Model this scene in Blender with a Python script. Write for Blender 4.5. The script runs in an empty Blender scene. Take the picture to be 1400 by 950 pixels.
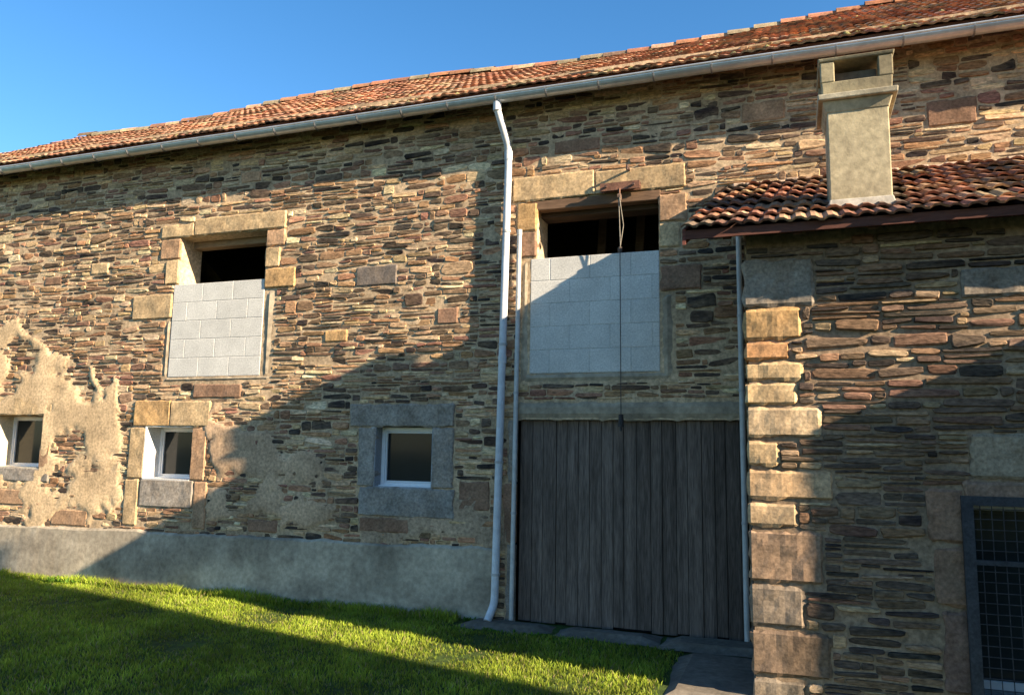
import bpy, math, random
import numpy as np
from mathutils import Vector, noise, Matrix
random.seed(7)
R=random.random
U=random.uniform
C=bpy.context.collection
GZ=0.13

# ------------------------------------------------------------------ helpers
def empty(name):
    o=bpy.data.objects.new(name,None); C.objects.link(o); return o

class MB:
    def __init__(s): s.v=[];s.f=[];s.c=[]
    def add(s,vs,fs,col):
        b=len(s.v); s.v.extend(vs); s.f.extend([tuple(i+b for i in f) for f in fs])
        if isinstance(col,list): s.c.extend(col)
        else: s.c.extend([col]*len(vs))
    def box(s,x0,x1,y0,y1,z0,z1,col=(.5,.5,.5)):
        s.add([(x0,y0,z0),(x1,y0,z0),(x1,y1,z0),(x0,y1,z0),(x0,y0,z1),(x1,y0,z1),(x1,y1,z1),(x0,y1,z1)],
              [(0,3,2,1),(4,5,6,7),(0,1,5,4),(1,2,6,5),(2,3,7,6),(3,0,4,7)],col)
    def obox(s,o,ax,ay,az,col=(.5,.5,.5)):
        o=Vector(o);ax=Vector(ax);ay=Vector(ay);az=Vector(az)
        P=[o,o+ax,o+ax+ay,o+ay]; P=P+[p+az for p in P]
        s.add([tuple(p) for p in P],[(0,3,2,1),(4,5,6,7),(0,1,5,4),(1,2,6,5),(2,3,7,6),(3,0,4,7)],col)
    def tube(s,p0,p1,r,n=10,col=(.5,.5,.5),r2=None):
        p0=Vector(p0);p1=Vector(p1);d=(p1-p0).normalized()
        a=d.orthogonal().normalized();b=d.cross(a)
        r2=r if r2 is None else r2
        vs=[];fs=[]
        for k in range(n):
            t=2*math.pi*k/n; q=a*math.cos(t)+b*math.sin(t)
            vs.append(tuple(p0+q*r)); vs.append(tuple(p1+q*r2))
        for k in range(n):
            j=(k+1)%n; fs.append((2*k,2*j,2*j+1,2*k+1))
        fs.append(tuple(2*k for k in range(n))[::-1]); fs.append(tuple(2*k+1 for k in range(n)))
        s.add(vs,fs,col)
    def obj(s,name,mat,parent=None,bevel=0,smooth=False):
        m=bpy.data.meshes.new(name); m.from_pydata(s.v,[],s.f); m.update()
        at=m.color_attributes.new("Col",'FLOAT_COLOR','POINT')
        arr=np.ones((len(s.v),4),dtype=np.float32); arr[:,:3]=np.array(s.c,dtype=np.float32).reshape(-1,3)
        at.data.foreach_set("color",arr.ravel())
        m.materials.append(mat)
        if smooth: m.polygons.foreach_set("use_smooth",[True]*len(m.polygons))
        o=bpy.data.objects.new(name,m); C.objects.link(o)
        if parent: o.parent=parent
        if bevel:
            b=o.modifiers.new("bevel",'BEVEL'); b.width=bevel; b.segments=2; b.limit_method='ANGLE'
        return o

def mat(name,col=None,rough=.9,attr=False,n1=3.0,a1=.35,n2=25.0,a2=.3,bump=.3,bscale=60.,bdist=.01,stretch=(1,1,1),metal=0.0,spec=.3,tint=None,tscale=1.2,tamt=.5):
    m=bpy.data.materials.new(name); m.use_nodes=True
    nt=m.node_tree; N=nt.nodes; L=nt.links; N.clear()
    out=N.new('ShaderNodeOutputMaterial'); bs=N.new('ShaderNodeBsdfPrincipled'); L.new(bs.outputs[0],out.inputs[0])
    tc=N.new('ShaderNodeTexCoord'); mp=N.new('ShaderNodeMapping'); mp.inputs['Scale'].default_value=stretch
    L.new(tc.outputs['Object'],mp.inputs[0])
    def nz(scale,detail=5,rg=.6):
        n=N.new('ShaderNodeTexNoise'); n.inputs['Scale'].default_value=scale; n.inputs['Detail'].default_value=detail; n.inputs['Roughness'].default_value=rg
        L.new(mp.outputs[0],n.inputs['Vector']); return n.outputs['Fac']
    def rng(src,lo,hi,a=.3,b=.7):
        r=N.new('ShaderNodeMapRange'); r.inputs[1].default_value=a; r.inputs[2].default_value=b; r.inputs[3].default_value=lo; r.inputs[4].default_value=hi
        L.new(src,r.inputs[0]); return r.outputs[0]
    if attr:
        a=N.new('ShaderNodeAttribute'); a.attribute_name="Col"; base=a.outputs['Color']
    else:
        c=N.new('ShaderNodeRGB'); c.outputs[0].default_value=(*col,1); base=c.outputs[0]
    if tint:
        mx=N.new('ShaderNodeMix'); mx.data_type='RGBA'; L.new(rng(nz(tscale,6,.65),0,tamt,.42,.65),mx.inputs[0]); L.new(base,mx.inputs[6]); mx.inputs[7].default_value=(*tint,1); base=mx.outputs[2]
    f1=rng(nz(n1),1-a1,1+a1); f2=rng(nz(n2),1-a2,1+a2)
    mu=N.new('ShaderNodeMath'); mu.operation='MULTIPLY'; L.new(f1,mu.inputs[0]); L.new(f2,mu.inputs[1])
    vm=N.new('ShaderNodeVectorMath'); vm.operation='SCALE'; L.new(base,vm.inputs[0]); L.new(mu.outputs[0],vm.inputs['Scale'])
    L.new(vm.outputs[0],bs.inputs['Base Color'])
    bs.inputs['Roughness'].default_value=rough; bs.inputs['Metallic'].default_value=metal
    bs.inputs['Specular IOR Level'].default_value=spec
    if bump:
        bn=N.new('ShaderNodeBump'); bn.inputs['Strength'].default_value=bump; bn.inputs['Distance'].default_value=bdist
        L.new(nz(bscale,6,.7),bn.inputs['Height']); L.new(bn.outputs[0],bs.inputs['Normal'])
    return m

M_stone=mat("rubble_stone",attr=True,a1=.3,n1=1.3,n2=22,a2=.55,bump=.6,bscale=22,bdist=.009,stretch=(1,1,3.0),spec=.12,tint=(.46,.31,.18),tscale=2.2,tamt=.3)
M_stoneA=mat("schist_stone",attr=True,a1=.3,n1=1.3,n2=22,a2=.55,bump=.7,bscale=20,bdist=.011,stretch=(1,1,3.4),spec=.12,tint=(.34,.23,.14),tscale=2.2,tamt=.25)
M_mortar=mat("lime_mortar",attr=True,a1=.3,n1=1.6,n2=30,a2=.4,bump=.5,bscale=45,bdist=.006,spec=.1)
M_sand=mat("dressed_sandstone",attr=True,a1=.3,n1=5,n2=40,a2=.3,bump=.5,bscale=45,bdist=.006,spec=.12,tint=(.20,.14,.09),tscale=3.5,tamt=.4)
M_block=mat("concrete_block",attr=True,a1=.1,n1=4,n2=60,a2=.22,bump=.35,bscale=110,bdist=.0025,spec=.1)
M_conc=mat("old_concrete",attr=True,a1=.3,n1=1.6,n2=18,a2=.25,bump=.4,bscale=35,bdist=.006,spec=.12,tint=(.14,.11,.08),tscale=1.3,tamt=.6)
M_tile=mat("clay_tile",attr=True,a1=.25,n1=2,n2=30,a2=.35,bump=.5,bscale=50,bdist=.006,spec=.15,tint=(.12,.1,.075),tscale=6,tamt=.5)
M_wood=mat("weathered_wood",attr=True,a1=.4,n1=4,n2=30,a2=.45,bump=.6,bscale=30,bdist=.006,stretch=(4,4,.25),rough=.85,spec=.12)
M_beam=mat("brown_timber",attr=True,a1=.3,n1=3,n2=20,a2=.3,bump=.4,bscale=30,bdist=.006,stretch=(.4,3,3))
M_zinc=mat("zinc",attr=True,a1=.12,n1=2,n2=12,a2=.12,bump=.05,bscale=20,rough=.42,metal=.55,spec=.5)
M_pvc=mat("painted_pipe",attr=True,a1=.12,n1=2,n2=14,a2=.14,bump=.05,bscale=20,rough=.5,spec=.4)
M_white=mat("white_window_frame",attr=True,a1=.04,a2=.04,bump=0,rough=.35,spec=.5)
M_iron=mat("rusty_iron",attr=True,a1=.3,n1=10,n2=50,a2=.35,bump=.4,bscale=80,bdist=.003,rough=.75)
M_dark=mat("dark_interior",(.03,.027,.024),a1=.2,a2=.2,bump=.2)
M_ground=mat("lawn_soil",(.05,.085,.012),a1=.35,n1=1.3,n2=14,a2=.5,bump=.8,bscale=30,bdist=.03,tint=(.06,.05,.02),tscale=.9,tamt=.35)
M_grass=mat("grass_blades",attr=True,a1=.3,n1=1.1,n2=5,a2=.25,bump=0,rough=.6,spec=.2)
nt=M_grass.node_tree; bs=[n for n in nt.nodes if n.type=='BSDF_PRINCIPLED'][0]; out=[n for n in nt.nodes if n.type=='OUTPUT_MATERIAL'][0]
tr=nt.nodes.new('ShaderNodeBsdfTranslucent'); mx=nt.nodes.new('ShaderNodeMixShader'); mx.inputs[0].default_value=.4
src=bs.inputs['Base Color'].links[0].from_socket
nt.links.new(src,tr.inputs[0]); nt.links.new(bs.outputs[0],mx.inputs[1]); nt.links.new(tr.outputs[0],mx.inputs[2]); nt.links.new(mx.outputs[0],out.inputs[0])
M_glass=mat("window_glass",(.018,.022,.024),a1=.1,a2=.05,bump=.03,bscale=3,rough=.08,spec=.22)

# ------------------------------------------------------------------ stone generator
PAL=[((.30,.165,.085),3),((.47,.315,.175),3.2),((.21,.13,.08),2.8),((.09,.062,.048),3.2),((.042,.034,.031),2.6),((.25,.125,.085),2.0),((.62,.46,.28),2.4),((.36,.19,.11),1.5)]
PALA=[((.22,.13,.08),3),((.34,.23,.135),2.3),((.15,.10,.07),3.2),((.08,.058,.047),3.6),((.04,.033,.031),3.0),((.19,.10,.07),1.2),((.43,.31,.19),1.0)]
def pick(P):
    cs=[p[0] for p in P]; ws=[p[1] for p in P]
    c=random.choices(cs,ws)[0]; k=U(.75,1.25); return tuple(min(.7,max(.02,a*k*U(.94,1.06))) for a in c)

def stone(mb,x0,x1,z0,z1,p,fmap,col,n=11,base=.012,tl=1.0):
    """flat schist slab: angular outline, wedge-shaped ends"""
    cx=(x0+x1)/2;cz=(z0+z1)/2;hx=(x1-x0)/2;hz=(z1-z0)/2
    e=2/U(3.2,8); off=U(0,.6); pts=[]
    wl=U(.45,1.0) if R()<.45 else 1; wr=U(.45,1.0) if R()<.45 else 1; sk=U(-.25,.25)
    for k in range(n):
        t=2*math.pi*(k+off+U(-.2,.2))/n; c=math.cos(t);s_=math.sin(t)
        a=math.copysign(abs(c)**e,c); b=math.copysign(abs(s_)**e,s_)
        f=(a+1)/2; hh=wl*(1-f)+wr*f
        pts.append((a*hx*(1+U(-.06,.03)),hz*(b*hh*(1+U(-.14,.06))+sk*(1-hh))))
    tx=U(-.08,.08)*tl*min(1,.12/max(hx,.05)); tz=U(-.22,.22)*tl; rot=U(-.09,.09)*min(1,hz/hx*3)
    vs=[]; ins=min(hx,hz)*U(.10,.22)
    for (i_,d) in ((0,base),(0,-p*.75),(ins,-p)):
        for (a,b) in pts:
            a2=a-math.copysign(min(abs(a),i_),a); b2=b-math.copysign(min(abs(b),i_),b)
            dd=d+(tx*a2+tz*b2 if d<0 else 0)+(U(-.002,.002) if d<0 else 0)
            vs.append(fmap(cx+a2-b2*rot,dd,cz+b2+a2*rot))
    vs.append(fmap(cx+U(-.5,.5)*hx,-p-U(-.002,.003),cz+U(-.3,.3)*hz))
    fs=[]
    for r in (0,1):
        for k in range(n):
            j=(k+1)%n; fs.append((r*n+k,r*n+j,(r+1)*n+j,(r+1)*n+k))
    for k in range(n): fs.append((2*n+k,2*n+(k+1)%n,3*n))
    mb.add(vs,fs,col)

def block(mb,x0,x1,z0,z1,p,fmap,col,back=.3,jit=.006,ch=.012,rf=.003,step=.035):
    """dressed stone: straight sides, chipped arrises, softly uneven face"""
    g=.004; x0+=g;x1-=g;z0+=g;z1-=g
    def ax(a,b):
        m=max(1,int((b-a-2*ch)/step)); return [a]+[a+ch+(b-a-2*ch)*i/m for i in range(m+1)]+[b]
    X=ax(x0,x1);Z=ax(z0,z1);nx=len(X);nz=len(Z); sd=U(0,50)
    cx=(x0+x1)/2;cz=(z0+z1)/2
    vs=[]
    for j,z in enumerate(Z):
        for i,x in enumerate(X):
            ex=i in(0,nx-1);ez=j in(0,nz-1); a,b=x,z
            if ex: a+=noise.noise(Vector((z*9,sd,i)))*jit*1.5+U(-jit,jit)*.4
            if ez: b+=noise.noise(Vector((x*9,sd,j+9)))*jit*1.5+U(-jit,jit)*.4
            if ex and ez: a-=math.copysign(ch*.5,a-cx); b-=math.copysign(ch*.5,b-cz)
            d=-p+(ch*.8 if (ex or ez) else 0)
            if rf: d+=rf*(2.0*noise.noise(Vector((x*5,z*5,sd)))+1.3*noise.noise(Vector((x*14,z*14,sd))))
            vs.append(fmap(a,d,b))
    fs=[]
    for j in range(nz-1):
        for i in range(nx-1): q=j*nx+i; fs.append((q,q+1,q+nx+1,q+nx))
    ring=[(i,0) for i in range(nx)]+[(nx-1,j) for j in range(1,nz)]+[(i,nz-1) for i in range(nx-2,-1,-1)]+[(0,j) for j in range(nz-2,0,-1)]
    nb=len(vs); m=len(ring)
    for (i,j) in ring: vs.append(fmap(X[i],back,Z[j]))
    for k in range(m):
        k2=(k+1)%m; a=ring[k][1]*nx+ring[k][0]; b=ring[k2][1]*nx+ring[k2][0]
        fs.append((a,nb+k,nb+k2,b))
    mb.add(vs,fs,col)

def rubble(mb,X0,X1,Z0,Z1,excl,fmap,pal,hb=(.07,.18),wb=(.2,.65),pr=(.013,.026),gap=.0045,big=.07,seed=0,sw=(.07,.40),th=.048,tl=1.0):
    def wav(x,z): return .055*noise.noise(Vector((x*.45,z*.7,seed)))+.022*noise.noise(Vector((x*1.9,z*2,seed+5)))
    z=Z0
    def put(a,b,c,d):
        if R()<.02: return
        a+=gap*U(.3,1.5);b-=gap*U(.3,1.5);c+=gap*U(.2,1.2);d-=gap*U(.2,1.2)
        if b>X1+.02: b=X1+.02
        if b-a<.035 or d-c<.012: return
        w=wav((a+b)/2,(c+d)/2); c+=w;d+=w
        for (e0,e1,f0,f1) in excl:
            ox=min(b,e1)-max(a,e0); oz=min(d,f1)-max(c,f0)
            if ox>0 and oz>0:
                if ox/(b-a)<oz/(d-c):
                    if a<e0 and b>e1: return
                    if (a+b)/2<(e0+e1)/2: b=e0-.004
                    else: a=e1+.004
                else:
                    if (c+d)/2<(f0+f1)/2: d=f0-.004
                    else: c=f1+.004
                if b-a<.035 or d-c<.014: return
        if d>Z1+.05: return
        stone(mb,a,b,c,d,U(*pr),fmap,pick(pal),tl=tl)
    while z<Z1:
        h=U(*hb); x=X0-U(0,.1)
        while x<X1:
            w=U(*wb); r=R()
            if r<big: 
                w=U(.15,.40); put(max(x,X0),x+w,z,z+h); x+=w; continue
            nl=max(1,int(round(h/U(th*.6,th*1.8))))
            zs=[0]+[ (i+U(-.3,.3))/nl for i in range(1,nl)]+[1]
            for i in range(nl):
                a=x
                while a<x+w-.02:
                    b=a+U(*sw)
                    if b>x+w-.06: b=x+w
                    s1=U(-.007,.007); put(max(a,X0),b,z+h*zs[i]+s1,z+h*zs[i+1]+s1); a=b
            x+=w
        z+=h

def pip(x,z,poly):
    c=False;n=len(poly);j=n-1
    for i in range(n):
        xi,zi=poly[i];xj,zj=poly[j]
        if (zi>z)!=(zj>z) and x<(xj-xi)*(z-zi)/(zj-zi)+xi: c=not c
        j=i
    return c

def mortar_sheet(X0,X1,Z0,Z1,res,holes,plasters,fmap,colf,seed=0,base=-.011):
    mb=MB(); nx=int((X1-X0)/res)+1;nz=int((Z1-Z0)/res)+1
    for j in range(nz):
        z=Z0+(Z1-Z0)*j/(nz-1)
        for i in range(nx):
            x=X0+(X1-X0)*i/(nx-1)
            n1=noise.noise(Vector((x*1.3,z*1.3,seed)));n2=noise.noise(Vector((x*9,z*9,seed+3)));n3=noise.noise(Vector((x*3.1,z*3.1,seed+9)))
            d=base-.006*n1-.003*n2; pm=0
            if plasters:
                n4=noise.noise(Vector((x*1.7+3,z*1.7,seed+20)));n5=noise.noise(Vector((x*1.7,z*1.7+8,seed+30)))
                for (poly,th,pc) in plasters:
                    if pip(x+.34*n4+.18*n3+.05*n2,z+.34*n5+.12*n3+.05*n2,poly) :
                        q=noise.noise(Vector((x*1.9+7,z*2.6,seed)))+.35*n3+.35*n2
                        if q>-.34:
                            e=min(1,(q+.34)/.25); d=-(.015+(th-.015)*e)-.003*n3-.0015*n2; pm=.55+.45*e; colp=pc
                        elif q>-.42: d=-.015; pm=.4; colp=pc
            col=colf(x,z)
            if pm: col=tuple(col[k]*(1-pm)+colp[k]*pm*(1+.25*n3+.12*n2) for k in range(3))
            mb.v.append(fmap(x,d,z)); mb.c.append(col)
    for j in range(nz-1):
        zc=Z0+(Z1-Z0)*(j+.5)/(nz-1)
        for i in range(nx-1):
            xc=X0+(X1-X0)*(i+.5)/(nx-1)
            if any(h[0]-.015<xc<h[1]+.015 and h[2]-.015<zc<h[3]+.015 for h in holes): continue
            a=j*nx+i; mb.f.append((a,a+1,a+nx+1,a+nx))
    return mb

FM=lambda x,d,z:(x,d,z)              # main facade, plane y=0 facing -y
AY=-1.67
K=1.348
AX=-.303
FA=lambda x,d,z:(x,AY+d,z)           # annex front

# ------------------------------------------------------------------ BARN
barn=empty("stone_barn")
BX0,BX1=-13.5,5.0
opA=(-10.05,-9.20,1.50,2.17); opB=(-7.47,-6.77,1.41,2.04); opC=(-4.29,-3.61,1.41,2.05)
opL=(-7.15,-5.87,3.79,4.39); opR=(-2.48,-1.21,3.80,4.42); door=(-2.66,-.42,.0,2.13)
blkL=(-7.21,-5.86,2.64,3.79); blkR=(-2.54,-1.21,2.60,3.80)
sand=[]  # dressed stones
TAN=(.53,.37,.205);PK=(.46,.28,.165);GR=(.29,.25,.21);OR=(.52,.315,.14);BR=(.27,.155,.10)
S=lambda *a: sand.append(a)
S(-10.5,-9.05,2.17,2.42,TAN,.030);S(-9.20,-9.02,1.50,2.17,PK,.030);S(-10.4,-10.05,1.5,2.17,TAN,.030);S(-10.4,-9.0,1.32,1.50,GR,.032)
S(-10.6,-9.1,1.02,1.22,PK,.03)
S(-7.68,-7.12,2.04,2.36,OR,.032);S(-7.12,-6.52,2.04,2.35,TAN,.031);S(-7.72,-7.47,1.41,2.03,TAN,.030);S(-6.77,-6.55,1.41,2.03,PK,.030);S(-7.50,-6.70,1.08,1.41,GR,.032);S(-7.74,-7.52,.85,1.40,TAN,.03);S(-6.69,-6.5,.85,1.40,PK,.03)
S(-4.62,-3.36,2.05,2.30,(.30,.26,.215),.034);S(-4.50,-4.29,1.41,2.05,(.28,.25,.215),.032);S(-3.61,-3.36,1.41,2.05,(.30,.26,.22),.032);S(-4.47,-3.34,1.10,1.41,(.26,.24,.215),.034);S(-4.45,-3.85,.93,1.09,BR,.03)
S(-7.46,-6.95,4.39,4.56,TAN,.034);S(-6.95,-5.60,4.39,4.61,TAN,.034);S(-5.87,-5.60,4.18,4.38,PK,.030);S(-5.87,-5.66,3.92,4.17,TAN,.030);S(-5.86,-5.43,3.67,3.91,OR,.032)
S(-7.46,-7.15,4.12,4.38,PK,.030);S(-7.36,-7.15,3.80,4.11,TAN,.030);S(-7.84,-7.22,3.37,3.68,TAN,.030)
S(-2.75,-1.86,4.42,4.69,TAN,.034);S(-1.86,-.94,4.42,4.67,TAN,.033);S(-1.21,-.93,4.08,4.36,PK,.031);S(-1.21,-1.0,3.82,4.07,TAN,.031);S(-1.20,-.80,3.39,3.64,BR,.032)
S(-2.70,-2.48,4.10,4.41,OR,.031);S(-2.66,-2.48,3.82,4.09,BR,.031)
S(-2.76,-2.66,1.5,2.13,GR,.027);S(-2.80,-2.66,.9,1.49,BR,.027);S(-2.76,-2.66,.12,.89,GR,.027)
for a in [(-4.62,-4.1,3.62,3.85,(.17,.14,.12),.026),(-2.3,-1.8,4.9,5.05,BR,.024),(-6.8,-6.1,2.38,2.55,BR,.026),(-3.3,-2.95,1.2,1.5,BR,.024),(-5.9,-5.5,.86,1.0,BR,.024),(-8.9,-8.3,.8,1.0,PK,.026),(-3.6,-3.35,3.15,3.33,BR,.024),(-.4,.0,5.0,5.2,PK,.024),(1.2,1.6,4.75,5.0,BR,.024),(-8.6,-8.3,4.0,4.15,TAN,.024),(-5.0,-4.7,3.0,3.14,OR,.024),(-6.3,-6.0,5.0,5.14,PK,.024),(-9.4,-9.1,3.9,4.02,BR,.024)]: S(*a)
mbs=MB()
for (a,b,c,d,col,p) in sand: 
    k=U(.88,1.12); block(mbs,a,b,c,d,p,FM,tuple(v*k for v in col),back=.34 if p>=.0295 else .02,jit=.012,ch=.013,rf=.0028)
mbs.obj("window_surround_stones",M_sand,barn)
mbc=MB()
def rough_strip(mb,x0,x1,z0,z1,p,col,jit=.014):
    nx=max(2,int((x1-x0)/.06));nz=max(2,int((z1-z0)/.06))
    vs=[];fs=[]
    for j in range(nz+1):
        for i in range(nx+1):
            e=(i in(0,nx)) ; f=(j in (0,nz))
            vs.append((x0+(x1-x0)*i/nx+(U(-jit,jit) if e else 0),-p+(.025 if (e or f) else U(-.002,.002)),z0+(z1-z0)*j/nz+(U(-jit,jit) if f else 0)))
    for j in range(nz):
        for i in range(nx):
            a=j*(nx+1)+i; fs.append((a,a+1,a+nx+2,a+nx+1))
    mb.add(vs,fs,col)
CM=(.42,.345,.25)
strips=[(-5.86,-5.69,2.60,3.66),(-7.30,-7.21,2.62,3.36),(-7.28,-5.7,2.57,2.65),(-2.66,-2.54,2.5,3.80),(-1.21,-1.06,2.52,3.38),(-2.62,-1.08,2.50,2.61)]
for a in strips: rough_strip(mbc,*a,.024,CM)
rough_strip(mbc,-2.70,-.2,2.13,2.32,.03,(.38,.31,.225))
mbc.box(-2.68,-.2,-.005,.3,2.132,2.30,(.25,.22,.18))
mbc.obj("cement_margins",M_conc,barn)
excl=[(a-.005,b+.005,c-.005,d+.005) for (a,b,c,d,_,_) in sand]+[opA,opB,opC,opL,opR,door,blkL,blkR,(-2.70,-.2,2.12,2.33)]+strips
mbr=MB(); rubble(mbr,BX0,BX1,.72,5.75,excl,FM,PAL,seed=1)
rubble(mbr,-2.90,-2.68,.12,.85,excl,FM,PAL,seed=1)
mbr.obj("rubble_stones",M_stone,barn)
plA=[(-14,3.4),(-11,3.6),(-10.2,3.5),(-9.4,3.35),(-8.9,2.95),(-8.3,2.75),(-7.95,2.1),(-7.8,1.5),(-7.9,.95),(-8.9,.9),(-9.3,.75),(-14,.7)]
plB=[(-6.55,2.4),(-6.05,2.25),(-5.45,1.9),(-5.1,1.55),(-4.7,1.2),(-4.9,.9),(-5.6,1.0),(-6.5,.9)]
plC=[(-3.4,1.2),(-3.0,1.25),(-2.9,.8),(-4.6,.8),(-4.5,1.05)]
def mcol(x,z):
    t=noise.noise(Vector((x*.5,z*.6,2))); k=1+.25*t
    return (.45*k,.325*k,.205*k)
ms=mortar_sheet(BX0,BX1,.05,5.8,.033,[opA,opB,opC,opL,opR,door,(-7.2,-5.87,2.66,3.8),(-2.53,-1.22,2.62,3.82)],[(plA,.032,(.60,.425,.25)),(plB,.031,(.48,.325,.205)),(plC,.026,(.36,.26,.175))],FM,mcol,seed=4)
ms.obj("mortar_and_render",M_mortar,barn,smooth=True)
mbb=MB()
def infill(x0,x1,z0,z1,h,w,ph):
    z=z0;r=0
    while z<z1-.02:
        t=min(z+h,z1); x=x0-(w*.5 if (r+ph)%2 else 0)
        while x<x1-.01:
            a=max(x,x0);b=min(x+w,x1)
            if b-a>.03:
                k=U(.92,1.05); block(mbb,a-.0015,b+.0015,z-.0015,t+.0015,.015+U(0,.0012),FM,(.60*k,.575*k,.53*k),back=.18,jit=.001,ch=.004,rf=0,step=.3)
            x+=w
        z+=h;r+=1
infill(*blkL[:4],.23,.45,0); infill(*blkR[:4],.24,.42,1)
mbb.box(blkL[0],blkL[1],-.0125,.17,blkL[2],blkL[3]-.01,(.50,.47,.43)); mbb.box(blkR[0],blkR[1],-.0125,.17,blkR[2],blkR[3]-.01,(.48,.46,.43))
mbb.obj("block_infill",M_block,barn)
mbp=MB(); xs=np.arange(BX0,-2.86,.09); vs=[];fs=[]
for i,x in enumerate(xs):
    zt=.76+.03*noise.noise(Vector((x*1.1,0,0)))+.02*noise.noise(Vector((x*5,0,0)))+(x+9.8)*.010
    o=.008*noise.noise(Vector((x*2,3,0)))
    rows=[(-.070+o,-.05),(-.064+o,.30),(-.058+o,.55),(-.052+o,zt-.015),(-.038+o,zt),(.0,zt+.02)]
    for (y,z) in rows: vs.append((x,y+U(-.002,.002),z))
for i in range(len(xs)-1):
    for j in range(5): a=i*6+j; fs.append((a,a+6,a+7,a+1))
fs.append(tuple((len(xs)-1)*6+j for j in range(6)))
mbp.add(vs,fs,(.43,.365,.275)); 
mbp.obj("concrete_plinth",M_conc,barn)
mw=MB();mg=MB()
def window(op,dep,fw=.05):
    x0,x1,z0,z1=op; W=(.78,.79,.80)
    mw.box(x0,x0+fw,dep,dep+.06,z0,z1,W);mw.box(x1-fw,x1,dep,dep+.06,z0,z1,W)
    mw.box(x0+fw,x1-fw,dep+.001,dep+.06,z1-fw,z1,W);mw.box(x0+fw,x1-fw,dep+.001,dep+.06,z0,z0+fw,W)
    mw.box(x0,x1,dep-.05,dep-.002,z0,z0+.018,W)
    a=x0+fw;b=x1-fw;c=z0+fw;d=z1-fw;g=.022
    for (p,q,r,s_) in ((a,a+g,c,d),(b-g,b,c,d),(a+g,b-g,d-g,d),(a+g,b-g,c,c+g)): mw.box(p,q,dep+.012,dep+.05,r,s_,(.68,.69,.70))
    mg.box(a+g,b-g,dep+.03,dep+.036,c+g,d-g)
window(opC,.12,.042); window(opB,.21,.035); window(opA,.24,.03)
mw.obj("window_frames",M_white,barn,bevel=.004); mg.obj("window_glass",M_glass,barn)
mv=MB(); x0,x1,z0,z1=opB
mv.box(x0-.01,x0+.006,-.027,.21,z0,z1,(.76,.74,.70)); mv.box(x0,x1,-.027,.205,z0-.01,z0+.007,(.6,.58,.55)); mv.box(x0,x1,-.02,.205,z1-.006,z1+.01,(.6,.57,.5))
x0,x1,z0,z1=opA
mv.box(x0-.01,x0+.006,-.02,.24,z0,z1,(.70,.60,.42)); mv.box(x0,x1,-.02,.235,z0-.01,z0+.007,(.5,.45,.36))
x0,x1,z0,z1=opC
mv.box(x0-.01,x0+.005,-.02,.115,z0,z1,(.3,.31,.32)); mv.box(x1-.005,x1+.01,-.02,.115,z0,z1,(.3,.31,.32)); mv.box(x0,x1,-.02,.08,z0-.01,z0+.005,(.36,.37,.38))
mv.obj("window_reveals",M_block,barn)
mr=MB()
for (x0,x1,z0,z1) in (opL,opR):
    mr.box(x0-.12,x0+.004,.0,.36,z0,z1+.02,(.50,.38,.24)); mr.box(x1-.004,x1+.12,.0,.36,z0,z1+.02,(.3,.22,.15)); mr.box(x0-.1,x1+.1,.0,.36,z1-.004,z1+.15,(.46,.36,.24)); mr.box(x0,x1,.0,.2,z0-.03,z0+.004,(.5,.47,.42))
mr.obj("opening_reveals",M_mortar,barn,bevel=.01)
mt=MB()
mt.box(opR[0]-.06,opR[1]+.02,-.022,.10,4.315,4.415,(.17,.10,.06)); mt.box(opR[0],opR[1],.12,.34,4.27,4.40,(.07,.045,.03))
mt.box(opL[0],opL[1],.2,.34,4.30,4.385,(.22,.16,.10))
for x in (-2.2,-1.75,-1.35,-6.8,-6.2): mt.obox((x,1.2,3.0),(.1,0,0),(0,.1,0),(.15,0,2.5),(.1,.07,.05))
mt.obj("timber_lintels",M_beam,barn,bevel=.008)
md=MB(); x=-2.65
while x<-.43:
    w=U(.10,.14); k=U(.7,1.3); b=min(x+w,-.43); y=.055+U(-.006,.006)
    md.box(x+.0025,b-.0025,y,y+.03,.15+U(-.012,.015),2.128,(.125*k,.095*k,.078*k)); x+=w
md.box(-2.65,-.43,.089,.11,.14,2.12,(.02,.018,.017))
md.obj("plank_door",M_wood,barn,bevel=.002)
mk=MB()
mk.box(BX0,BX1,7.6,8.0,0,5.6,(.3,.23,.16))
for (a,b) in ((BX0,BX0+.4),(BX1-.4,BX1)):
    mk.add([(a,.005,0),(b,.005,0),(b,7.99,0),(a,7.99,0),(a,.005,5.7),(b,.005,5.7),(b,7.99,5.7),(a,7.99,5.7),(a,4,7.95),(b,4,7.95)],
       [(0,1,5,4),(3,2,6,7),(0,4,8,7,3),(1,5,9,6,2),(4,5,9,8),(8,9,6,7)],(.3,.23,.16))
mk.obj("gable_and_rear_walls",M_mortar,barn)
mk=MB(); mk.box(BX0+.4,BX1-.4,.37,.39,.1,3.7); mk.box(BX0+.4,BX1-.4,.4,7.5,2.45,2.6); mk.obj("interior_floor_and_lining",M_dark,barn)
mk=MB(); mk.box(BX0+.4,BX1-.4,.02,.3,5.5,5.66); mk.obj("wall_plate",M_dark,barn)

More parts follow.
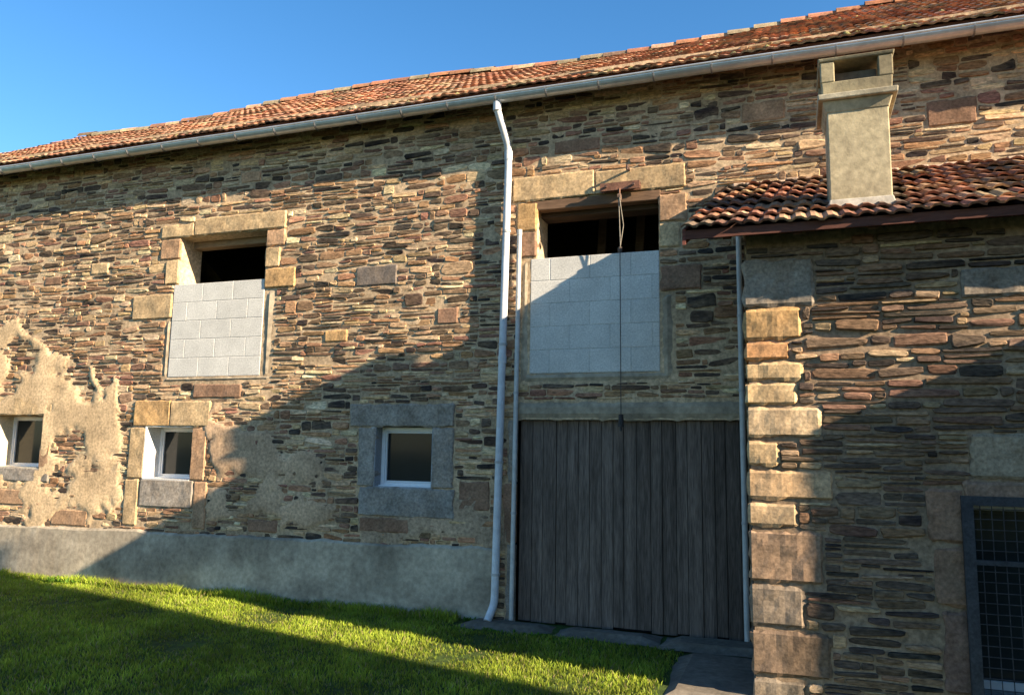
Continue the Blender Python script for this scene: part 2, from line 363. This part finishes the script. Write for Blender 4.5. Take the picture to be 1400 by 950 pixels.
# ------------------------------------------------------------------ tile roof
TP=[((.40,.17,.09),3),((.47,.22,.12),3),((.29,.125,.075),2),((.52,.31,.19),1.5),((.20,.13,.085),1),((.38,.26,.15),.9)]
TPA=[((.28,.12,.07),3),((.36,.165,.09),2.5),((.21,.095,.062),2.4),((.42,.24,.15),1),((.15,.105,.075),1.2),((.33,.23,.13),.6)]
def tiles(mb,x0,x1,e,r,tw,course,sag,pal=TP,amp=.016,lift=.03,jit=1.0,skew=0):
    e=Vector((0,*e)); r=Vector((0,*r)); s=(r-e); Ls=s.length; s.normalize(); n=Vector((0,-s.z,s.y))
    if n.z<0:n=-n
    rows=int(Ls/course)+1
    prof=[(0,.2),(.12,1),(.26,.9),(.38,.1),(.50,.0),(.62,.9),(.78,1),(.9,.3),(1.0,.1)]
    for i in range(rows):
        x=x0+skew*i/rows
        while x<x1-.01:
            col=pick(pal); u0=i*course+U(-.008,.008)*jit; u1=min(u0+course*1.12,Ls+.02); l0=lift+U(-.004,.008)*jit; l1=.006; tilt=U(-.006,.006)*jit
            ox=U(-.004,.004)*jit; vs=[]
            for (u,l) in ((u0,l0),(u1,l1)):
                for (a,h) in prof:
                    X=x+a*tw*1.02+ox; p=e+s*u+n*(l+h*amp+tilt*(a-.5)); vs.append((X,p.y,p.z+sag(X,u/Ls)))
            for (a,h) in prof:
                X=x+a*tw*1.02+ox; p=e+s*(u0+.004)+n*(l0+h*amp-.018); vs.append((X,p.y,p.z+sag(X,u0/Ls)))
            m=len(prof); fs=[]
            for k in range(m-1):
                fs.append((k,k+1,m+k+1,m+k)); fs.append((2*m+k,2*m+k+1,k+1,k))
            mb.add(vs,fs,col); x+=tw
def deck(mb,x0,x1,e,r,off,sag,col,seg=40,th=.02,skew=0):
    e=Vector((0,*e)); r=Vector((0,*r)); s=(r-e).normalized(); n=Vector((0,-s.z,s.y))
    if n.z<0:n=-n
    vs=[];fs=[]
    for i in range(seg+1):
        X=x0+(x1-x0)*i/seg
        for (p,t) in ((e,0),(r,1)):
            for o in (off,off-th):
                q=p+n*o; vs.append((X+(skew*t*(1-i/seg)),q.y,q.z+sag(X,t)))
    for i in range(seg):
        a=4*i;b=a+4; fs+= [(a,b,b+2,a+2),(a+1,a+3,b+3,b+1),(a,a+1,b+1,b),(a+2,b+2,b+3,a+3)]
    fs+=[(0,2,3,1),(4*seg,4*seg+1,4*seg+3,4*seg+2)]
    mb.add(vs,fs,col)
sagM=lambda x,t: t*(.075*math.cos((x+7.2)*2*math.pi/9.2))+.02*noise.noise(Vector((x*.6,t*3,0)))+.012*noise.noise(Vector((x*2.2,t*6,4)))
E=(-.33,5.545);RG=(4.0,8.12)
mt_=MB(); tiles(mt_,BX0-.2,BX1+.2,E,RG,.215,.30,sagM,amp=.012,lift=.026)
mt_.obj("front_roof_tiles",M_tile,barn)
mt_=MB(); tiles(mt_,BX0-.2,BX1+.2,(8.4,5.54),RG,.43,.6,sagM); mt_.obj("rear_roof_tiles",M_tile,barn)
mt_=MB(); deck(mt_,BX0-.15,BX1+.15,(E[0]+.03,E[1]+.02),RG,-.01,sagM,(.10,.045,.03)); deck(mt_,BX0-.15,BX1+.15,(8.4,5.54),RG,-.01,sagM,(.10,.06,.04))
s=(Vector((0,*RG))-Vector((0,*E))).normalized()
x=BX0
while x<BX1:
    o=Vector((x,E[0]+.06,E[1]+.0)); mt_.obox(o+Vector((0,0,-.08)),(.07,0,0),s*1.0,(0,0,.075),(.16,.075,.05)); x+=.5
mt_.box(BX0-.1,BX1+.1,E[0]+.04,E[0]+.06,E[1]-.07,E[1]+.03,(.20,.085,.055))
mt_.obj("roof_deck_and_rafters",M_beam,barn)
mr=MB(); x=BX0-.2
while x<BX1+.2:
    L_=.38; z=RG[1]+sagM(x,1)+.02+U(-.01,.012); col=pick(TP); n=8; vs=[];fs=[]
    if R()<.3: col=(.33,.26,.16)
    for (xx,rr) in ((x,.125),(x+L_*1.08,.11)):
        for k in range(n+1):
            t=math.pi*k/n; vs.append((xx,RG[0]-math.cos(t)*rr*1.15,z-.05+math.sin(t)*rr*.95))
    for k in range(n): fs.append((k,k+1,n+2+k,n+1+k))
    mr.add(vs,fs,col); x+=L_
mr.obj("ridge_tiles",M_tile,barn,smooth=False)
mo=MB()
for _ in range(300):
    x=U(BX0,BX1); t=random.choice([U(0,.06),U(.93,1.0),U(0,1)]); p=Vector((0,*E)).lerp(Vector((0,*RG)),t); rr=U(.012,.035)
    z=p.z+sagM(x,t)+.03; n=7; vs=[(x+math.cos(6.283*k/n)*rr*U(.8,1.3),p.y+math.sin(6.283*k/n)*rr*U(.8,1.3),z+math.sin(6.283*k/n)*rr*.6) for k in range(n)]+[(x,p.y,z+rr*.7)]
    k=U(.7,1.2); mo.add(vs,[(k_,(k_+1)%n,n) for k_ in range(n)],(.20*k,.18*k,.07*k))
mo.obj("roof_moss",M_conc,barn)

# ------------------------------------------------------------------ gutter
def gutter(name,x0,x1,y,z,r,sp=.55):
    g=MB(); n=10; xs=np.arange(x0,x1,.5); vs=[];fs=[]
    sg=lambda X: .012*noise.noise(Vector((X*.8,1,1)))
    for X in xs:
        for rr in (r,r-.006):
            for k in range(n+1):
                t=math.pi+math.pi*k/n; vs.append((X,y+math.cos(t)*rr,z+sg(X)+math.sin(t)*rr))
    m=2*(n+1)
    for i in range(len(xs)-1):
        for k in range(n):
            a=i*m+k; fs.append((a,a+1,a+m+1,a+m)); a+=n+1; fs.append((a,a+m,a+m+1,a+1))
        a=i*m; fs.append((a,a+m,a+m+n+1,a+n+1)); a=i*m+n; fs.append((a,a+n+1,a+m+n+1,a+m))
    fs.append(tuple(range(n+1))); fs.append(tuple((len(xs)-1)*m+k for k in range(n+1)))
    g.add(vs,fs,(.60,.61,.62))
    for i in range(len(xs)-1):
        g.tube((xs[i],y-r,z+sg(xs[i])),(xs[i+1]+.002,y-r,z+sg(xs[i+1])),.011,8,(.62,.63,.64))
    x=x0+.2
    while x<xs[-1]-.05:
        for k in range(n):
            t=math.pi+math.pi*k/n;t2=math.pi+math.pi*(k+1)/n; q=r+.004
            p0=(x,y+math.cos(t)*q,z+sg(x)+math.sin(t)*q);p1=(x,y+math.cos(t2)*q,z+sg(x)+math.sin(t2)*q)
            g.tube(p0,p1,.009,4,(.25,.25,.26))
        g.tube((x,y-r-.004,z+sg(x)),(x,y+r+.05,z+sg(x)+.07),.008,4,(.3,.3,.31)); x+=sp
    return g.obj(name,M_zinc)
gutter("rain_gutter",BX0,BX1,-.30,5.495,.068)

def pipe(name,pts,r,col,collars=(),brackets=(),m=None):
    g=MB(); pts=[Vector(p) for p in pts]
    P=[pts[0]]
    for i in range(1,len(pts)-1):
        a,b,c=pts[i-1],pts[i],pts[i+1]; q=min(.07,(a-b).length*.4,(c-b).length*.4)
        p0=b+(a-b).normalized()*q;p2=b+(c-b).normalized()*q
        for t in (0,.25,.5,.75,1): P.append((1-t)**2*p0+2*t*(1-t)*b+t*t*p2)
    P.append(pts[-1]); n=14; vs=[];fs=[]
    for i,p in enumerate(P):
        d=((P[min(i+1,len(P)-1)]-P[max(i-1,0)])).normalized()
        a=(Vector((1,0,0))-d*d.x).normalized(); b=d.cross(a)
        for k in range(n):
            t=2*math.pi*k/n; vs.append(tuple(p+a*math.cos(t)*r+b*math.sin(t)*r))
    for i in range(len(P)-1):
        for k in range(n):
            j=(k+1)%n; fs.append((i*n+k,i*n+j,(i+1)*n+j,(i+1)*n+k))
    fs.append(tuple(range(n)));fs.append(tuple((len(P)-1)*n+k for k in range(n)))
    g.add(vs,fs,col)
    for (p,q) in collars: g.tube(p,q,r*1.14,16,tuple(c*.95 for c in col))
    for (x,y,z) in brackets:
        g.tube((x,y,z-.012),(x,y,z+.012),r*1.16,16,(.4,.4,.4)); g.tube((x,y,z),(x,.0,z),.008,6,(.35,.35,.35))
    o=g.obj(name,m or M_pvc,smooth=True)
    e=o.modifiers.new("es",'EDGE_SPLIT'); e.split_angle=math.radians(40)
    return o
PC=(.56,.575,.60)
pipe("downpipe",[(-2.84,-.30,5.46),(-2.84,-.30,5.36),(-2.79,-.075,5.02),(-2.79,-.07,4.8),(-2.84,-.11,.32),(-2.87,-.22,.17)],.039,PC,
     collars=[((-2.84,-.30,5.34),(-2.84,-.30,5.44)),((-2.79,-.0705,4.88),(-2.79,-.073,4.98)),((-2.812,-.0885,2.7),(-2.813,-.089,2.78))],brackets=[(-2.795,-.0765,4.1),(-2.81,-.087,2.9),(-2.824,-.097,1.7),(-2.836,-.107,.6)])
pipe("downpipe.001",[(-2.655,-.06,4.10),(-2.68,-.06,.17)],.024,(.52,.51,.49),collars=[((-2.655,-.06,4.05),(-2.655,-.06,4.11))],brackets=[(-2.66,-.06,3.4),(-2.667,-.06,2.4),(-2.674,-.06,1.2)])
pipe("downpipe.002",[(-.45,-.07,4.15),(-.45,-.07,.14)],.026,(.48,.48,.47),brackets=[(-.45,-.07,3.1),(-.45,-.07,2.4),(-.45,-.07,1.2)])

# ------------------------------------------------------------------ hoist
hz=MB()
RU=(.18,.085,.055)
hz.box(-1.78,-1.38,-.12,-.105,4.42,4.50,RU); hz.box(-1.78,-1.38,-.105,-.06,4.455,4.465,RU); hz.box(-1.78,-1.38,-.062,-.048,4.42,4.50,RU)
for x in (-1.72,-1.44): hz.tube((x,-.15,4.46),(x,.0,4.46),.014,8,(.1,.06,.05))
hz.tube((-1.58,-.13,4.43),(-1.58,-.13,4.35),.010,6,RU)
hz.tube((-1.595,-.13,4.34),(-1.565,-.13,4.34),.035,14,(.12,.08,.06))
hz.tube((-1.585,-.15,4.36),(-1.575,-.11,3.80),.005,6,(.25,.22,.18)); hz.tube((-1.575,-.16,4.34),(-1.545,-.11,4.05),.005,6,(.25,.22,.18)); hz.tube((-1.545,-.11,4.05),(-1.58,-.11,3.82),.005,6,(.25,.22,.18))
hz.tube((-1.58,-.11,3.83),(-1.58,-.11,3.78),.022,10,(.08,.06,.05))
hz.tube((-1.58,-.11,3.80),(-1.575,-.10,2.18),.005,6,(.07,.06,.055))
hz.tube((-1.575,-.10,2.18),(-1.575,-.10,2.06),.022,10,(.04,.035,.035),.028)
hz.tube((-1.575,-.10,2.06),(-1.575,-.10,2.02),.012,8,(.05,.045,.045))
hz.tube((-1.5,.0,4.64),(-1.5,-.14,4.66),.013,8,(.1,.06,.05)); hz.tube((-1.5,-.14,4.66),(-1.5,-.14,4.61),.012,8,(.1,.06,.05))
hz.obj("pulley_hoist",M_iron)

# ------------------------------------------------------------------ ANNEX
annex=empty("stone_annex")
NX1=6.0
zz=lambda z:1.8+(z-1.8)*K
gr=(1.04,1.92,.32,1.53)
TN2=(.44,.31,.185)
q=[(2.60,2.86,.12,(.25,.21,.17)),(2.42,2.59,.05,OR),(2.31,2.41,-.01,(.50,.26,.12)),(2.20,2.30,.05,TAN),(2.07,2.19,.02,TAN),(1.90,2.06,.13,(.50,.36,.22)),(1.75,1.88,-.08,TAN),(1.58,1.73,.18,(.44,.29,.165)),(1.44,1.56,.0,TN2),(1.16,1.42,.12,(.27,.18,.12)),(.94,1.14,.02,(.23,.18,.135)),(.70,.92,.14,(.21,.145,.10)),(.52,.68,.02,(.20,.16,.12))]
mq=MB(); exA=[]
for (a,b,c_,col) in q:
    a=zz(a);b=zz(b);c_*=K; k=U(.85,1.1); block(mq,AX-.03,c_,a,b,.03,FA,tuple(v*k for v in col),back=.3,jit=.016,ch=.018,rf=.006); exA.append((AX-.06,c_+.004,a-.01,b+.01))
for (a,b,c,d,col) in [(.60,.76,1.40,1.66,BR),(.62,.76,1.10,1.38,BR),(.76,1.5,1.61,1.70,(.30,.185,.125)),(.64,.76,.70,1.08,(.2,.12,.09)),(.80,1.25,1.71,1.93,(.33,.25,.17)),(.80,1.1,2.60,2.75,(.25,.21,.17))]:
    a*=K;b*=K;c=zz(c);d=zz(d)
    block(mq,a,b,c,d,.03,FA,col,back=.3,jit=.016,ch=.018,rf=.006); exA.append((a-.004,b+.004,c-.004,d+.004))
mq.obj("quoin_stones",M_sand,annex)
exA.append(gr)
ma=MB(); rubble(ma,AX+.0,NX1,.1,3.35,exA,FA,PALA,hb=(.08,.2),wb=(.3,.8),pr=(.016,.036),gap=.006,big=.03,seed=20,sw=(.10,.5),th=.05)
FSx=lambda u,d,z:(AX+d,u,z)
rubble(ma,AY+.34,-.02,.1,3.35,[],FSx,PALA,seed=31)
ma.obj("rubble_stones",M_stoneA,annex)
mcA=lambda x,z:(.29,.205,.135)
m1=mortar_sheet(AX-.0,NX1,.05,3.42,.035,[gr],[],FA,mcA,seed=12,base=-.006); m1.obj("mortar",M_mortar,annex,smooth=True)
mk=MB()
for X in (AX-.002,NX1): mk.add([(X,AY,.05),(X,0,.05),(X,0,4.25),(X,AY,3.42)],[(0,1,2,3)],(.3,.215,.15))
mk.obj("side_walls",M_mortar,annex)
sagA=lambda x,t:.012*noise.noise(Vector((x*.9,t*3,8)))+.008*noise.noise(Vector((x*3,t*6,4)))
EA=(-1.98,3.40);RA=(-.03,4.36)
SK=.20
mt_=MB(); tiles(mt_,-.735,NX1+.2,EA,RA,.215,.29,sagA,pal=TPA,amp=.02,lift=.036,skew=SK,jit=1.5); mt_.obj("roof_tiles",M_tile,annex)
mt_=MB(); deck(mt_,-.71,NX1+.2,(EA[0]+.04,EA[1]+.018),RA,-.012,sagA,(.10,.05,.035),skew=SK)
sA=(Vector((0,*RA))-Vector((0,*EA))).normalized()
x=-.45
while x<NX1: mt_.obox((x,EA[0]+.08,EA[1]-.055),(.06,0,0),sA*1.9,(0,0,.07),(.10,.05,.035)); x+=.48
mt_.box(-.71,NX1+.1,EA[0]+.03,EA[0]+.05,EA[1]-.045,EA[1]+.02,(.12,.048,.035))
rk=Vector((SK,RA[0]-EA[0],RA[1]-EA[1]))
mt_.obox((-.732,EA[0]+.03,EA[1]-.085),(.024,0,0),rk*.985,(0,0,.115),(.17,.06,.045))
mt_.obj("roof_deck_and_boards",M_beam,annex)
mm=MB(); 
for i in range(int((NX1+.5)/.12)):
    x=-.5+i*.12; mm.box(x,x+.13,-.085+U(-.01,.01),-.01,4.31+U(-.01,.01),4.385+U(-.012,.012),(.46,.33,.24))
mm.obj("wall_flashing",M_mortar,annex,bevel=.02)
ml=MB(); DK=(.045,.045,.05); x0,x1,z0,z1=gr
y=AY-.075
for b in ((x0-.04,x0+.025,z0-.04,z1+.04),(x1-.02,x1+.04,z0-.04,z1+.04),(x0+.025,x1-.02,z1-.02,z1+.04),(x0+.025,x1-.02,z0-.04,z0+.02),(x0+.025,x1-.02,1.14,1.17)):
    ml.box(b[0],b[1],y-.02,y+.02,b[2],b[3],DK)
x=x0+.065
while x<x1-.02: ml.tube((x,y,z0),(x,y,z1),.0032,5,DK); x+=.065
z=z0+.065
while z<z1-.02: ml.tube((x0,y-.005,z),(x1,y-.005,z),.0032,5,DK); z+=.065
for (x,z) in ((x0,z1),(x1,z1),(x0,z0),(x1,z0)): ml.tube((x,y,z),(x,AY+.02,z),.01,6,DK)
ml.obj("window_grille",M_iron,annex)
mi=MB(); mi.box(x0-.02,x1+.02,AY+.38,AY+.40,z0-.02,z1+.02,(.05,.05,.055)); 
mi.box(x0-.03,x0+.001,AY+0,AY+.4,z0,z1,(.25,.18,.13));mi.box(x1-.001,x1+.03,AY+0,AY+.4,z0,z1,(.25,.18,.13));mi.box(x0,x1,AY+.0,AY+.4,z1-.001,z1+.03,(.25,.18,.13));mi.box(x0,x1,AY+.0,AY+.4,z0-.03,z0+.001,(.3,.28,.25))
mi.obj("window_recess",M_mortar,annex)
mw=MB()
for b in ((x0,x0+.06,z0,z1),(x1-.06,x1,z0,z1),(x0+.06,x1-.06,z1-.06,z1),(x0+.06,x1-.06,z0,z0+.06),((x0+x1)/2-.03,(x0+x1)/2+.03,z0+.06,z1-.06)): mw.box(b[0],b[1],AY+.17,AY+.22,b[2],b[3],(.5,.5,.5))
mw.obj("window_frame",M_white,annex,bevel=.004)
mg=MB(); mg.box(x0+.05,x1-.05,AY+.19,AY+.2,z0+.05,z1-.05); mg.obj("window_glass",M_glass,annex)
wg=MB(); wx=2.6;wy=.66  # out-of-view wing, added and shaped to cast the diagonal shadow on the annex
wg.add([(wx,AY+.1,0),(wx,AY-wy,0),(wx,AY-wy,3.03),(wx,AY+.1,3.13),(NX1,AY+.1,0),(NX1,AY-wy,0),(NX1,AY-wy,3.03),(NX1,AY+.1,3.13)],[(0,1,2,3),(4,7,6,5),(1,5,6,2),(3,2,6,7)],(.3,.22,.15))
wg.obj("shadow_caster_wing",M_mortar,annex)

# ------------------------------------------------------------------ chimney
ch=MB(); CC=(.43,.36,.235)
cx0,cx1=.292,.706;cy0,cy1=-1.62,-1.18
zc=lambda z:1.8+(z-1.8)*1.341
ch.box(cx0,cx1,cy0,cy1,3.3,zc(3.74),CC)
def frust(mb,x0,x1,y0,y1,z0,z1,g0,g1,col):
    mb.add([(x0-g0,y0-g0,z0),(x1+g0,y0-g0,z0),(x1+g0,y1+g0,z0),(x0-g0,y1+g0,z0),(x0-g1,y0-g1,z1),(x1+g1,y0-g1,z1),(x1+g1,y1+g1,z1),(x0-g1,y1+g1,z1)],
      [(0,3,2,1),(4,5,6,7),(0,1,5,4),(1,2,6,5),(2,3,7,6),(3,0,4,7)],col)
F=lambda z0,z1,g0,g1,col: frust(ch,cx0,cx1,cy0,cy1,zc(z0),zc(z1),g0,g1,col)
F(3.68,3.742,.004,.03,CC)
F(3.742,3.775,.060,.064,(.43,.38,.28))
F(3.775,3.85,.028,.034,(.32,.27,.17))
for (a,b) in ((cx0-.038,cx0+.06),(cx1-.06,cx1+.038)):
    for (c,d) in ((cy0-.038,cy0+.06),(cy1-.06,cy1+.038)): ch.box(a,b,c,d,zc(3.848),zc(3.965),(.32,.27,.17))
ch.box(cx0+.06,cx1-.06,cy0+.07,cy1-.07,zc(3.84),zc(3.93),(.16,.13,.10))
F(3.965,3.985,.044,.054,(.30,.26,.17))
frust(ch,cx0,cx1,cy0,cy1,3.45,3.66,.055,.005,(.45,.41,.35))
ch.obj("chimney",M_conc,bevel=.008)

# ------------------------------------------------------------------ neighbouring house across the yard (its corner throws the long shadow over the lawn)
nb=empty("stone_house")
P0=Vector((10.3,-5.0,0)); ud=Vector((4,-1.2,0)).normalized(); vd=Vector((-1.2,-4,0)).normalized()
LU,LV,hh=9.0,11.0,8.7
H3=lambda u,v,z: tuple(P0+ud*u+vd*v+Vector((0,0,z)))
def hbox(mb,u0,u1,v0,v1,z0,z1,col): mb.obox(H3(u0,v0,z0),ud*(u1-u0),vd*(v1-v0),(0,0,z1-z0),col)
mb=MB(); col=(.34,.27,.19)
hbox(mb,0,LU,0,LV,0,hh,col)
mb.add([H3(0,0,hh),H3(0,LV,hh),H3(0,LV/2,hh+2.6),H3(LU,0,hh),H3(LU,LV,hh),H3(LU,LV/2,hh+2.6)],[(0,1,2),(3,5,4)],col)
mb.obj("walls",M_mortar,nb)
mb=MB()
for v in (0,LV):
    a=[H3(-.1,v,hh+.02),H3(LU+.1,v,hh+.02),H3(LU+.1,LV/2,hh+2.7),H3(-.1,LV/2,hh+2.7)]
    b=[(p[0],p[1],p[2]+.1) for p in a]; mb.add(a+b,[(0,1,2,3),(4,5,6,7),(0,1,5,4),(1,2,6,5),(2,3,7,6),(3,0,4,7)],(.3,.14,.08))
mb.obj("roof",M_tile,nb)
mb=MB();mb2=MB()
for k in range(3):
    for z in (1.1,4.4):
        v=1.6+k*3.2; hbox(mb,-.01,.05,v,v+1,z,z+1.5,(.1,.1,.1))
        for (a,b,c,d) in ((v-.12,v,z-.1,z+1.6),(v+1,v+1.12,z-.1,z+1.6),(v,v+1,z+1.5,z+1.6),(v,v+1,z-.1,z)): hbox(mb2,-.04,.05,a,b,c,d,(.4,.3,.2))
mb.obj("windows",M_glass,nb); mb2.obj("window_surrounds",M_sand,nb)

# ------------------------------------------------------------------ ground
def gz(x,y): return GZ+.022*noise.noise(Vector((x*.5,y*.5,0)))+.01*noise.noise(Vector((x*1.7,y*1.7,3)))
ax=np.concatenate([[-600,-250,-100,-50,-25],np.arange(-16,8,.25),[12,25,50,100,250,600]]);ay=np.concatenate([[-600,-250,-100,-50,-25,-14],np.arange(-9,1,.25),[4,9,14,30,60,150,400,800]])
mb=MB()
for y in ay:
    for x in ax: mb.v.append((float(x),float(y),gz(x,y))); mb.c.append((.1,.1,.1))
nx=len(ax)
for j in range(len(ay)-1):
    for i in range(nx-1): a=j*nx+i; mb.f.append((a,a+1,a+nx+1,a+nx))
mb.obj("ground",M_ground,smooth=True)
mb=MB()
def slab(x0,x1,y0,y1,zt,col):
    n=max(2,int(max(x1-x0,y1-y0)/.15)); vs=[];fs=[]
    m=max(2,int(min(x1-x0,y1-y0)/.12)); nx_,ny_=(n,m) if x1-x0>y1-y0 else (m,n)
    for j in range(ny_+1):
        for i in range(nx_+1):
            e=i in(0,nx_) or j in (0,ny_); vs.append((x0+(x1-x0)*i/nx_+(U(-.02,.02) if e else 0),y0+(y1-y0)*j/ny_+(U(-.02,.02) if e else 0),zt-(.05 if e else 0)+U(-.003,.003)))
    for j in range(ny_):
        for i in range(nx_): a=j*(nx_+1)+i; fs.append((a,a+1,a+nx_+2,a+nx_+1))
    mb.add(vs,fs,col)
slab(-3.15,-2.2,-.42,.03,.175,(.16,.135,.105)); slab(-2.18,-1.2,-.38,.03,.172,(.18,.15,.12)); slab(-1.18,-.18,-.46,.03,.178,(.2,.17,.135))
slab(-.98,-.2,-1.9,-.48,.165,(.20,.17,.135)); slab(-.95,-.2,-5.5,-1.92,.165,(.2,.17,.135))
mb.obj("concrete_path",M_conc)
rng=np.random.default_rng(3)
def blades(n,X,Y,hr,wr):
    x=rng.uniform(*X,n);y=rng.uniform(*Y,n)
    keep=~((x>-1.0+rng.normal(0,.03,n))&(x<-.2)) & ~((x>-3.2)&(y>-.44+rng.normal(0,.03,n))) & (y<-.075)
    x=x[keep];y=y[keep]; n=len(x)
    d=np.array([noise.noise(Vector((a*1.3,b*1.3,5)))+.6*noise.noise(Vector((a*5,b*5,2))) for a,b in zip(x,y)])
    k=d>rng.uniform(-1.0,-.1,n); x=x[k];y=y[k];d=d[k];n=len(x)
    h=rng.uniform(*hr,n)*(1+.5*d); w=rng.uniform(*wr,n); a=rng.uniform(0,2*np.pi,n); l=rng.uniform(.1,.9,n)*h; la=rng.uniform(0,2*np.pi,n)
    z=np.array([gz(p,q) for p,q in zip(x,y)])-.004
    V=np.zeros((n,5,3)); cx,sx=np.cos(a)*w,np.sin(a)*w
    V[:,0]=np.stack([x-cx,y-sx,z],1);V[:,1]=np.stack([x+cx,y+sx,z],1)
    mx,my=x+np.cos(la)*l*.35,y+np.sin(la)*l*.35
    V[:,2]=np.stack([mx+cx*.8,my+sx*.8,z+h*.6],1);V[:,3]=np.stack([mx-cx*.8,my-sx*.8,z+h*.6],1)
    V[:,4]=np.stack([x+np.cos(la)*l,y+np.sin(la)*l,z+h],1)
    t=rng.uniform(0,1,n); br=rng.uniform(.75,1.25,n)*(1+.35*d)
    col=np.stack([(.20+.13*t)*br,(.29+.08*t)*br,(.025+.02*t)*br],1); dry=rng.uniform(0,1,n)<.08; col[dry]=(.38,.31,.14)
    return V,col
parts=[blades(150000,(-12,-.1),(-3.2,-.07),(.02,.05),(.0025,.005)),blades(40000,(-7,-.1),(-5.0,-3.2),(.02,.05),(.003,.006)),
       blades(9000,(-12,-3.0),(-.24,-.07),(.04,.11),(.003,.007)),blades(12000,(-16,-12),(-4,-.07),(.03,.06),(.005,.009))]
V=np.concatenate([p[0] for p in parts]);Cc=np.concatenate([p[1] for p in parts]);n=len(V)
me=bpy.data.meshes.new("grass"); me.vertices.add(n*5); me.vertices.foreach_set("co",V.reshape(-1).astype(np.float32))
b=np.arange(n)[:,None]*5; lp=np.concatenate([b+np.array([[0,1,2,3]]),b+np.array([[3,2,4]])],1).reshape(-1)
me.loops.add(len(lp)); me.loops.foreach_set("vertex_index",lp.astype(np.int32))
ls=(np.arange(n)[:,None]*7+np.array([[0,4]])).reshape(-1); me.polygons.add(2*n); me.polygons.foreach_set("loop_start",ls.astype(np.int32))
me.update(calc_edges=True); me.validate()
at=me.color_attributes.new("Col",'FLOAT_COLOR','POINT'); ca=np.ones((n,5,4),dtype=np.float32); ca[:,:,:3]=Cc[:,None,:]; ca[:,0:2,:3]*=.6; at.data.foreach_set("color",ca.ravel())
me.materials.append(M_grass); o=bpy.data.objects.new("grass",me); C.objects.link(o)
mb=MB()
def weed(x,y,n,sz):
    z=gz(x,y)
    for _ in range(n):
        a=U(0,6.28);el=U(.3,1.2);L_=U(.5,1)*sz; d_=Vector((math.cos(a)*math.cos(el),math.sin(a)*math.cos(el),math.sin(el))); s_=Vector((-math.sin(a),math.cos(a),0))*L_*.22
        p=Vector((x+U(-.03,.03),y+U(-.02,.02),z)); k=U(.7,1.3); c=(.09*k,.18*k,.02*k)
        t=p+d_*L_; t.z-=L_*.15
        mb.add([tuple(p),tuple(p+d_*L_*.5+s_),tuple(t),tuple(p+d_*L_*.5-s_)],[(0,1,2,3)],c)
for _ in range(150): weed(U(-11,-3.0),-.11-abs(random.gauss(0,.05)),9,U(.04,.11))
for _ in range(12): weed(U(-8.6,-8.1),U(-.25,-.11),14,.13)
for _ in range(25): weed(U(-3.2,-.98),-.45+U(-.06,.04),8,.06)
for _ in range(15): weed(-.33+U(-.03,.02),U(-3,-.5),7,.07)
for _ in range(160): weed(U(-9,-1.1),U(-3.4,-.4),6,U(.03,.05))
mb.obj("weeds",M_grass)

# ------------------------------------------------------------------ light, sky, camera
KX,KZ=4.0,1.68
sv=Vector((-KX,1.0,-KZ)).normalized()
sun=bpy.data.lights.new("sun",'SUN'); sun.energy=16.5; sun.angle=math.radians(.5); sun.color=(1,.83,.60)
so=bpy.data.objects.new("sun",sun); C.objects.link(so); so.rotation_euler=sv.to_track_quat('-Z','Y').to_euler(); so.location=(20,-12,15)
w=bpy.data.worlds.new("World"); bpy.context.scene.world=w; w.use_nodes=True; nt=w.node_tree; nt.nodes.clear()
sk=nt.nodes.new('ShaderNodeTexSky'); sk.sky_type='NISHITA'; sk.sun_disc=False; sk.sun_elevation=math.atan(KZ/math.hypot(KX,1)); sk.sun_rotation=math.atan2(KX,-1.0); sk.altitude=300; sk.air_density=1.0; sk.dust_density=.4; sk.ozone_density=2.0
hs=nt.nodes.new('ShaderNodeHueSaturation'); hs.inputs['Saturation'].default_value=1.3
bg=nt.nodes.new('ShaderNodeBackground'); bg.inputs[1].default_value=.26; wo=nt.nodes.new('ShaderNodeOutputWorld')
nt.links.new(sk.outputs[0],hs.inputs['Color']); nt.links.new(hs.outputs[0],bg.inputs[0]); nt.links.new(bg.outputs[0],wo.inputs[0])
cam=bpy.data.cameras.new("camera"); cam.sensor_width=36; cam.lens=1073.24/1400*36; cam.clip_end=2000; cam.clip_start=.05
co=bpy.data.objects.new("camera",cam); C.objects.link(co)
Mr=Matrix.Rotation(math.radians(19.825),4,'Z')@Matrix.Rotation(math.radians(97.6),4,'X')@Matrix.Rotation(math.radians(.953),4,'Z')
co.matrix_world=Matrix.Translation((0,-7.6,1.8))@Mr
sc=bpy.context.scene; sc.camera=co; sc.view_settings.view_transform='Standard'; sc.view_settings.look='None'; sc.view_settings.exposure=0
